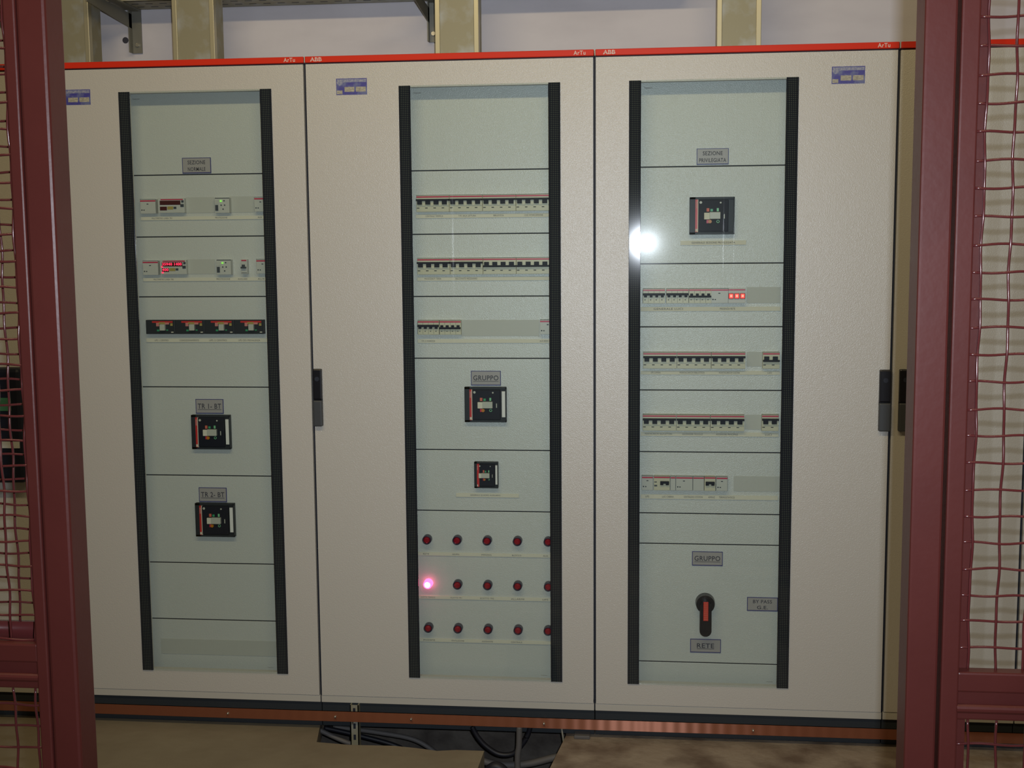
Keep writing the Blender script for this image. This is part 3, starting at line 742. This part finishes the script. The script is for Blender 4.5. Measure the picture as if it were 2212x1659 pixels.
# ------------------------------------------------------------------ left cabinet devices
def meter(lit):
    def mk(t):
        w, h = 0.0880, 0.0465
        b = MB(); b.box(0, w, 0, YP - YB - 0.0003, -h, 0, 0, bev=0.0007)
        b.box(w * 0.90, w * 0.985, -0.002, 0, -0.014, -0.007, 1); b.box(w * 0.86, w * 0.985, -0.002, 0, -0.028, -0.019, 1); b.box(w * 0.60, w * 0.70, -0.002, 0, -0.034, -0.027, 1)
        b.box(w * 0.36, w * 0.58, -0.0008, 0, -0.036, -0.026, 2)
        b.build('body', [LGREY, SLATE, YELLOW], t)
        MB().box(0.010, w - 0.004, -0.0008, 0.0006, -0.0058, -0.0025).build('crimson_stripe', STRIPE, t)
        d = MB(); d.box(w * 0.08, w * 0.86, -0.0012, 0, -0.0210, -0.0075, 0); d.box(w * 0.08, w * 0.34, -0.0012, 0, -0.0385, -0.0265, 0)
        d.build('display', DISPLAY, t)
        if lit:
            g = MB(); g.text('35940 1400', w * 0.465, -0.0135, -0.0016, w * 0.74, 0.0088, 0, 0.02); g.text('400', w * 0.205, -0.0315, -0.0016, w * 0.24, 0.0085, 0, 0.02)
            g.disc(w * 0.09, -0.0225, 0.0026, -0.0025, -0.001, 0, 12); g.disc(w * 0.10, -0.0405, 0.0028, -0.0025, -0.001, 0, 12)
            g.build('lit_digits', LEDRED, t)
    return mk
def relay(t):
    w, h = 0.0500, 0.0480
    b = MB(); b.box(0, w, 0, YP - YB - 0.0003, -h, 0, 0, bev=0.0007); b.box(0.002, w - 0.001, -0.0004, 0, -0.0025, 0, 1)
    b.box(0.001, 0.014, -0.002, 0, -0.0200, -0.006, 2); b.box(0.003, 0.012, -0.003, 0, -0.0410, -0.0230, 1)
    for (a, c) in ((0.032, -0.0095), (0.022, -0.0235), (0.0335, -0.0235), (0.028, -0.036)): b.disc(a, c, 0.0022, -0.0015, 0, 1, 12)
    b.box(w - 0.0006, w, -0.0004, 0, -h, 0, 1)
    b.build('body', [LGREY, SLATE, BLANK], t)
    MB().disc(0.0215, -0.0105, 0.0030, -0.003, 0.0, 0, 14).build('green_led', LEDGREEN, t)
zA = zrow(430, 427.5); zB = zrow(430, 561)
def put(key, name, mk, u, v, z, label, cat, group=None): place_named(key, name, mk, (X(u, v, YB), YB, z), label, cat, group)
put('modA', 'relay_module', module(0.0530, 0.0465), 302.5, 445, zA - 0.0018, 'pale relay module left of the unlit meter in the left cabinet', 'relay', 'pale relay modules')
put('met0', 'panel_meter', meter(False), 341, 445, zA, 'digital panel meter with dark unlit display', 'meter', 'digital panel meters')
put('rel', 'monitoring_relay', relay, 463.5, 445, zA - 0.0005, 'relay with small green light in the row of the unlit meter', 'relay', 'relays with green lights')
put('modC', 'relay_module', module(0.0420, 0.0465), 549, 445, zA + 0.0006, 'pale relay module half hidden at the right end of the unlit meter row', 'relay', 'pale relay modules')
put('modA', 'relay_module', module(0.0530, 0.0465), 308, 575, zB - 0.0018, 'pale relay module left of the lit red meter', 'relay', 'pale relay modules')
put('met1', 'panel_meter', meter(True), 345.5, 575, zB, 'digital panel meter with glowing red digits', 'meter', 'digital panel meters')
put('rel', 'monitoring_relay', relay, 467, 575, zB - 0.0005, 'relay with small green light in the row of the lit red meter', 'relay', 'relays with green lights')
def single(t):
    w = 0.0205; b = MB(); b.box(0, w, 0, YP - YB - 0.0003, -0.0465, 0, 0, bev=0.0007); b.box(0.001, w - 0.001, -0.0004, 0, -0.0440, -0.0425, 1); b.build('body', [LGREY, DARKLINE], t)
    MB().box(0.002, w - 0.002, -0.0008, 0.0006, -0.0055, -0.0018).build('crimson_stripe', STRIPE, t)
    MB().box(0.0055, 0.0135, -0.009, 0.001, -0.025, -0.0165, 0, bev=0.0005).box(0.002, 0.018, -0.011, 0.001, -0.0290, -0.0235, 0, bev=0.0006).build('lever', SLATE, t)
put('single', 'circuit_breaker', single, 520.5, 575, zB, 'single lever breaker right of the relay in the lit meter row', 'circuit breaker')
put('modC', 'relay_module', module(0.0420, 0.0465), 553.5, 575, zB + 0.0006, 'pale relay module half hidden at the right end of the lit meter row', 'relay', 'pale relay modules')
xa, xb = X(315, 706, YB), X(570, 706, YB); za, zb_ = zrow(442, 691), zrow(442, 721.5)
for i in range(4):
    place_named('mrow', 'moulded_case_breaker', mccb_row((xb - xa) / 4, za - zb_), (xa + i * (xb - xa) / 4, YB, za), 'dark compact breaker, %s from left of four side by side in the left cabinet' % W1[i], 'circuit breaker', 'four dark compact breakers side by side')

# dark instrument box left, seen through the mesh
xa, xb = -0.93, X(37, 870, -0.05)
zt, zb_ = Z(10, 795, -0.05), Z(30, 1042, -0.05)
t = thing('instrument_box', 'dark instrument box with greenish screen on the far left cabinet door', 'control box', ((xa - 0.2 + xb) / 2, -0.04, zb_))
b = MB(); b.box(xb - 0.24, xb + 0.02, -0.066, -0.0055, zb_, zt, 0, bev=0.012); b.build('housing', BLACK, t)
MB().box(xb - 0.20, xb - 0.012, -0.070, -0.064, Z(10, 886, -0.05), Z(10, 858, -0.05)).build('screen', TEAL, t)
MB().box(xb - 0.24, xb + 0.01, -0.069, -0.064, Z(10, 966, -0.05), Z(10, 952, -0.05)).build('pale_band', BLANK, t)

# ------------------------------------------------------------------ copper earth bar, strut, cables
YC = -0.028
za, zb_ = Z(1300, 1555.5, YC), Z(1300, 1577, YC)
t = thing('copper_earth_bar', 'long flat copper earth bar running along the cabinet plinths', 'copper bar', (0.2, YC, zb_))
cb = MB(); n = 1400
x_a, x_b = -1.6, 2.9
vs = []; fs = []
for i in range(n + 1):
    x = x_a + (x_b - x_a) * i / n
    yy = YC + 0.0006 * math.sin(x * 5.1) + 0.00013 * math.sin(x * 157)
    vs += [(x, yy - 0.001, zb_), (x, yy + 0.001, za), (x, yy + 0.006, za), (x, yy, zb_)]
for i in range(n):
    a = i * 4; c = a + 4
    fs += [(a + 1, c + 1, c + 2, a + 2), (a + 2, c + 2, c + 3, a + 3), (a + 3, c + 3, c, a)]
fs += [(0, 1, 2, 3), (n * 4 + 3, n * 4 + 2, n * 4 + 1, n * 4)]
cb.add(vs, fs); nb = len(fs)
fv = [v for i, v in enumerate(vs) if i % 4 < 2]
cb.add(fv, [(2 * i, 2 * i + 2, 2 * i + 3, 2 * i + 1) for i in range(n)]); cb.build('bar', COPPER, t)
bar = t.children[0].data
bar.polygons.foreach_set('use_smooth', [i >= nb for i in range(len(bar.polygons))])
for u, v in ((492, 1535), (724, 1549), (888, 1555), (1175, 1564), (1627, 1576)):
    sx_ = X(u, v, YC - 0.004); sz_ = (za + zb_) / 2
    MB().disc(sx_, sz_, 0.0052, YC - 0.0080, YC + 0.039, 0, 12, 0.003).build('screw', SCREW, t, True)

xs0, xs1 = X(757, 1560, -0.015), X(775, 1560, -0.015)
t = thing('strut_channel', 'slotted galvanised strut standing before the plinth and behind the copper bar', 'metal strut', ((xs0 + xs1) / 2, -0.01, -0.15))
b = MB(); zt = Z(766, 1523, -0.015)
b.box(xs0, xs1, -0.017, -0.014, -0.28, zt, 0); b.box(xs0, xs0 + 0.003, -0.017, 0.010, -0.28, zt, 0); b.box(xs1 - 0.003, xs1, -0.017, 0.010, -0.28, zt, 0)
for v in (1533, 1566, 1590): zc = Z(766, v, -0.015); b.box((xs0 + xs1) / 2 - 0.004, (xs0 + xs1) / 2 + 0.004, -0.0175, -0.0168, zc - 0.012, zc + 0.006, 1)
b.build('channel', [GALV, GAP], t)
sx_, sz_ = at(762, 1562, -0.018); MB().disc(sx_, sz_, 0.005, -0.021, -0.016, 0, 10, 0.003).build('bolt', SCREW, t)

def bez(pts, n=10):
    out = []
    P = [Vector(p) for p in pts]
    for i in range(len(P) - 1):
        p0 = P[max(i - 1, 0)]; p1 = P[i]; p2 = P[i + 1]; p3 = P[min(i + 2, len(P) - 1)]
        for k in range(n):
            s = k / n
            out.append(0.5 * ((2 * p1) + (-p0 + p2) * s + (2 * p0 - 5 * p1 + 4 * p2 - p3) * s * s + (-p0 + 3 * p1 - 3 * p2 + p3) * s ** 3))
    out.append(P[-1]); return out
def cable(pix, y, r, mat, label, name='power_cable', cat='cable', ys=None):
    pts = []
    for i, (u, v) in enumerate(pix):
        yy = ys[i] if ys else y; x, z = at(u, v, yy); pts.append((x, yy, z))
    o = MB().tube(bez(pts), r, 0, 10).build(name, mat, None, True, org=pts[0]); tag(o, label, cat, 'cables and pipes in the open trench'); return o
cable([(1020, 1570), (1032, 1592), (1050, 1612), (1078, 1629), (1108, 1628), (1128, 1608), (1140, 1588), (1146, 1568)], 0.0, 0.0085, CABLEB, 'thick black cable hanging in a loop out from under the middle cabinet')
cable([(1122, 1570), (1121, 1610), (1118, 1640), (1120, 1700)], -0.02, 0.010, CABLEG, 'pale vertical conduit rising behind the black cable loop', 'conduit', 'conduit')
cable([(1030, 1640), (1080, 1652), (1140, 1650), (1200, 1636), (1235, 1632)], 0.04, 0.012, CABLEG, 'grey pipe lying level across the trench bottom', 'conduit', 'conduit')
cable([(1040, 1690), (1056, 1664), (1072, 1656), (1090, 1668), (1100, 1700)], -0.12, 0.016, CABLEB, 'black cable hump at the bottom edge left of the pale conduit')
cable([(1213, 1572), (1217, 1600), (1219, 1625), (1214, 1680)], -0.02, 0.003, GALV, 'thin steel rod down the right edge of the open trench', 'steel_rod', 'steel rod')
for k, (a, lab) in enumerate((([(690, 1577), (740, 1600), (800, 1622), (840, 1650)], 'lowest'), ([(700, 1572), (780, 1590), (860, 1613), (900, 1640)], 'middle'), ([(720, 1570), (820, 1583), (900, 1600), (960, 1640)], 'uppermost'))):
    cable(a, 0.03 + 0.05 * k, 0.008, CABLEG if k != 1 else CABLEB, '%s of the three slanting cables left in the trench behind the metal strut' % lab)
# grey block at the right lip of the trench
bx0, bz1 = at(1240, 1590, -0.03); bx1, bz0 = at(1274, 1614, -0.03)
o = MB().box(bx0, bx1, -0.030, 0.011, 0.001, max(0.012, min(bz1, 0.03)), 0, bev=0.002).build('levelling_block', CABLEG, org=(bx0, -0.03, 0)); tag(o, 'small dark packing block under the plinth at the right lip of the trench', 'block')

# ------------------------------------------------------------------ ducts, tray, brackets above the cabinets
YD = 0.20
def duct(u0, u1, label, dep=0.10):
    x0, x1 = X(u0, 90, YD), X(u1, 90, YD)
    t = thing('cable_duct', label, 'cable duct', ((x0 + x1) / 2, YD + dep / 2, TOP), 'vertical galvanised ducts above the cabinets')
    MB().box(x0, x1, YD, YD + dep, TOP - 0.003, 3.1, 0, bev=0.003).build('duct_body', GALV, t)
    c = MB(); c.box(x0 - 0.004, x0 + 0.012, YD - 0.005, YD + 0.02, TOP - 0.003, 3.1, 0, bev=0.0015); c.box(x1 - 0.012, x1 + 0.004, YD - 0.005, YD + 0.02, TOP - 0.003, 3.1, 0, bev=0.0015)
    c.build('cover_edge', GALVD, t)
duct(96, 192, 'galvanised duct at the far left rising beside the left cage post')
duct(377, 462, 'galvanised duct between the wall bracket and the first cabinet joint')
duct(943, 1032, 'mottled galvanised duct rising above the middle cabinet')
duct(1551, 1641, 'blotchy galvanised duct rising above the right glazed cabinet')

YW = 0.455
zt = Z(480, 16, YW)
t = thing('cable_tray', 'galvanised cable tray fixed to the wall across the top left', 'cable tray', (-0.6, 0.3, zt))
b = MB(); yn = 0.315
b.box(-2.2, 1.2, yn, YW, zt, zt + 0.002, 0); b.box(-2.2, 1.2, yn, yn + 0.002, zt, zt + 0.075, 0); b.box(-2.2, 1.2, YW - 0.002, YW, zt, zt + 0.075, 0)
for k in range(66):
    xx = -2.15 + k * 0.05
    b.box(xx, xx + 0.025, yn + 0.04, yn + 0.047, zt - 0.0005, zt + 0.0001, 1); b.box(xx, xx + 0.025, yn + 0.09, yn + 0.097, zt - 0.0005, zt + 0.0001, 1)
b.build('tray', [GALV, GAP], t)

def bracket(uw, v0, v1, w, label, ut=None):
    xw = X(uw, v1, 0.45)
    z_b, z_m = Z(uw, v1, 0.45), Z(uw, v0, 0.45)
    t = thing('wall_bracket', label, 'bracket', (xw, 0.44, z_b), 'brackets carrying the cable tray')
    b = MB(); b.box(xw - w / 2, xw + w / 2, 0.452, 0.458, z_b, zt, 0); b.box(xw - w / 2, xw - w / 2 + 0.004, 0.425, 0.456, z_b, zt, 0)
    b.build('wall_leg', BRACKETSTEEL, t)
    MB().disc(xw + 0.004, z_b + 0.028, 0.007, 0.444, 0.453, 0, 10).build('bolt', SCREW, t)
    a = MB(); y1, z1 = 0.10, zt - 0.004
    a.add([(xw - w / 2, 0.448, z_m), (xw - w / 2, 0.448, z_m + 0.05), (xw - w / 2, y1, z1), (xw - w / 2, y1, z1 - 0.035), (xw - w / 2 + 0.004, 0.448, z_m), (xw - w / 2 + 0.004, 0.448, z_m + 0.05), (xw - w / 2 + 0.004, y1, z1), (xw - w / 2 + 0.004, y1, z1 - 0.035)],
          [(0, 1, 2, 3), (7, 6, 5, 4), (0, 4, 5, 1), (1, 5, 6, 2), (2, 6, 7, 3), (3, 7, 4, 0)])
    a.box(xw - w / 2, xw + w / 2, y1, 0.45, zt - 0.006, zt - 0.001)
    a.build('diagonal_arm', BRACKETSTEEL, t)
bracket(296, 62, 115, 0.036, 'dark triangular wall bracket left of the duct above the left cabinet')
bracket(934, 50, 91, 0.026, 'wall bracket tucked against the left side of the mottled duct')

# ------------------------------------------------------------------ cage
YF = -2.0
def tube_box(b, x0, x1, y0, y1, z0, z1, r=0.004, mi=0): b.box(x0, x1, y0, y1, z0, z1, mi, bev=r)
TOPZ = 2.42
t = thing('cage_post', 'red brown square steel post at the left of the cage opening', 'post', (0.137, YF + 0.03, 0), 'red brown posts of the cage opening')
b = MB(); tube_box(b, X(89, 1100, YF), X(149, 1100, YF), YF, YF + 0.060, 0, TOPZ, 0.005); b.build('post_tube', BROWN, t)
MB().box(0.06, 0.21, YF - 0.04, YF + 0.10, 0, 0.006).build('base_plate', BROWN, t)
t = thing('cage_post', 'red brown square steel post at the right of the cage opening', 'post', (1.45, YF + 0.03, 0), 'red brown posts of the cage opening')
b = MB(); tube_box(b, X(2000, 0, YF), X(2072, 0, YF), YF, YF + 0.058, 0, TOPZ, 0.004); b.build('post_tube', BROWN, t)
MB().box(1.38, 1.52, YF - 0.04, YF + 0.10, 0, 0.006).build('base_plate', BROWN, t)


def mesh_panel(b, x0, x1, z0, z1, px, pz, y, xs, zs, r=0.0021, cx=0.0016, jit=0.0006):
    """crimped wire mesh; xs, zs are the phase of the first wires"""
    x = xs
    k = 0
    vx = []
    while x <= x1 + 1e-6: vx.append(x); x += px
    x = xs - px
    while x >= x0 - 1e-6: vx.append(x); x -= px
    hz = []
    z = zs
    while z <= z1: hz.append(z); z += pz
    z = zs - pz
    while z >= z0: hz.append(z); z -= pz
    for k, x in enumerate(sorted(vx)):
        s0 = 1 if k % 2 else -1; n = int((z1 - z0) / pz * 4); jx = random.uniform(-jit, jit)
        b.tube([(x + jx + 0.0011 * math.sin(z0 + (z1 - z0) * i / n * 37 + k), y + s0 * cx * math.cos(math.pi * (z0 + (z1 - z0) * i / n - zs) / pz), z0 + (z1 - z0) * i / n) for i in range(n + 1)], r, 0, 6)
    for k, z in enumerate(sorted(hz)):
        s0 = -1 if k % 2 else 1; n = int((x1 - x0) / px * 4) + 1; jz = random.uniform(-jit, jit)
        b.tube([(x0 + (x1 - x0) * i / n, y + s0 * cx * math.cos(math.pi * (x0 + (x1 - x0) * i / n - xs) / px), z + jz + 0.0012 * math.sin((x0 + (x1 - x0) * i / n) * 70 + k * 2.1)) for i in range(n + 1)], r, 0, 6)


def gate(sgn, xin, xflange, xmesh, width, zr1, zr0, zlow, label, cat, second=False, pz=0.0410, zs=1.0, xs=None, low_p=0.038):
    """sgn +1: gate extends to the right of xin; -1: to the left"""
    t = thing('cage_gate', label, cat, (xin + sgn * width / 2, YF + 0.02, 0.05), 'red brown wire mesh gates of the cage')
    far = xin + sgn * width
    def sx(a, b_): return (min(a, b_), max(a, b_))
    st = MB(); a, c = sx(xin, xflange); tube_box(st, a, c, YF + 0.001, YF + 0.031, 0.05, TOPZ - 0.03, 0.003)
    a, c = sx(far, far - sgn * 0.03); tube_box(st, a, c, YF + 0.001, YF + 0.031, 0.05, TOPZ - 0.03, 0.003)
    for z0, z1 in ((0.05, 0.08), (TOPZ - 0.06, TOPZ - 0.03)):
        a, c = sx(xin + sgn * 0.01, far - sgn * 0.01); tube_box(st, a, c, YF + 0.0005, YF + 0.0305, z0, z1, 0.003)
    st.build('gate_frame', BROWN, t)
    rl = MB(); a, c = sx(xflange - sgn * 0.002, far - sgn * 0.02)
    rl.box(a, c, YF + 0.003, YF + 0.028, zr1 - 0.030, zr1, 0, bev=0.003)
    rl.box(a, c, YF + 0.016, YF + 0.028, zr1 - 0.064, zr1 - 0.029, 0)
    rl.tube([(a, YF + 0.006, zr1 - 0.055), (c, YF + 0.006, zr1 - 0.055)], 0.0068, 0, 12)
    rl.box(a, c, YF + 0.010, YF + 0.028, zr0, zr1 - 0.058, 0, bev=0.003)
    rl.build('middle_rail', BROWN, t)
    f = MB(); a, c = sx(xflange - sgn * 0.002, xmesh); f.box(a, c, YF + 0.024, YF + 0.028, zr1 - 0.002, TOPZ - 0.05); f.box(a, c, YF + 0.024, YF + 0.028, 0.07, zr0 + 0.002)
    f.build('mesh_retaining_flat', BROWN, t)
    m = MB(); a, c = sx(xflange + sgn * 0.001, far - sgn * 0.02); mesh_panel(m, a, c, zr1 - 0.004 if sgn > 0 else zr1 + 0.0, TOPZ - 0.05, pz, pz, YF + 0.0205, xmesh if xs is None else xs, zs, 0.0020)
    m.build('upper_wire_mesh', WIRE, t, True)
    m = MB(); mesh_panel(m, a, c, 0.075, zr0 - 0.003, 0.041 if sgn > 0 else 0.036, 0.041 if sgn > 0 else 0.036, YF + 0.0205, xmesh + sgn * 0.004, zr0 - 0.0405 if sgn > 0 else zr0 - 0.03, 0.0020)
    m.build('lower_wire_mesh', WIRE, t, True)
    if second:
        m = MB(); mesh_panel(m, a, c - 0.0, zr1 + 0.01, TOPZ - 0.05, 0.041, 0.041, YF + 0.085, xmesh - 0.016, zs + 0.018, 0.0020)
        m.box(a, c, YF + 0.08, YF + 0.092, zr1 - 0.02, zr1 + 0.01); m.box(a, c, YF + 0.08, YF + 0.092, TOPZ - 0.06, TOPZ - 0.04)
        m.build('rear_wire_mesh', WIRE, t, True)
    return t


gate(1, X(2080, 0, YF), X(2122, 0, YF), X(2145, 100, YF), 0.80, Z(2145, 1456, YF), Z(2145, 1563, YF), 0.3,
     'red brown mesh gate standing to the right of the cage opening', 'gate', zs=Z(2175, 93, YF), pz=0.0391)
gate(-1, X(86, 1100, YF), X(60, 1100, YF), X(47, 1100, YF), 0.80, Z(20, 1392, YF), Z(30, 1492, YF), 0.3,
     'red brown mesh gate standing to the left of the cage opening', 'gate', second=True, zs=Z(10, 391, YF), pz=0.0400)
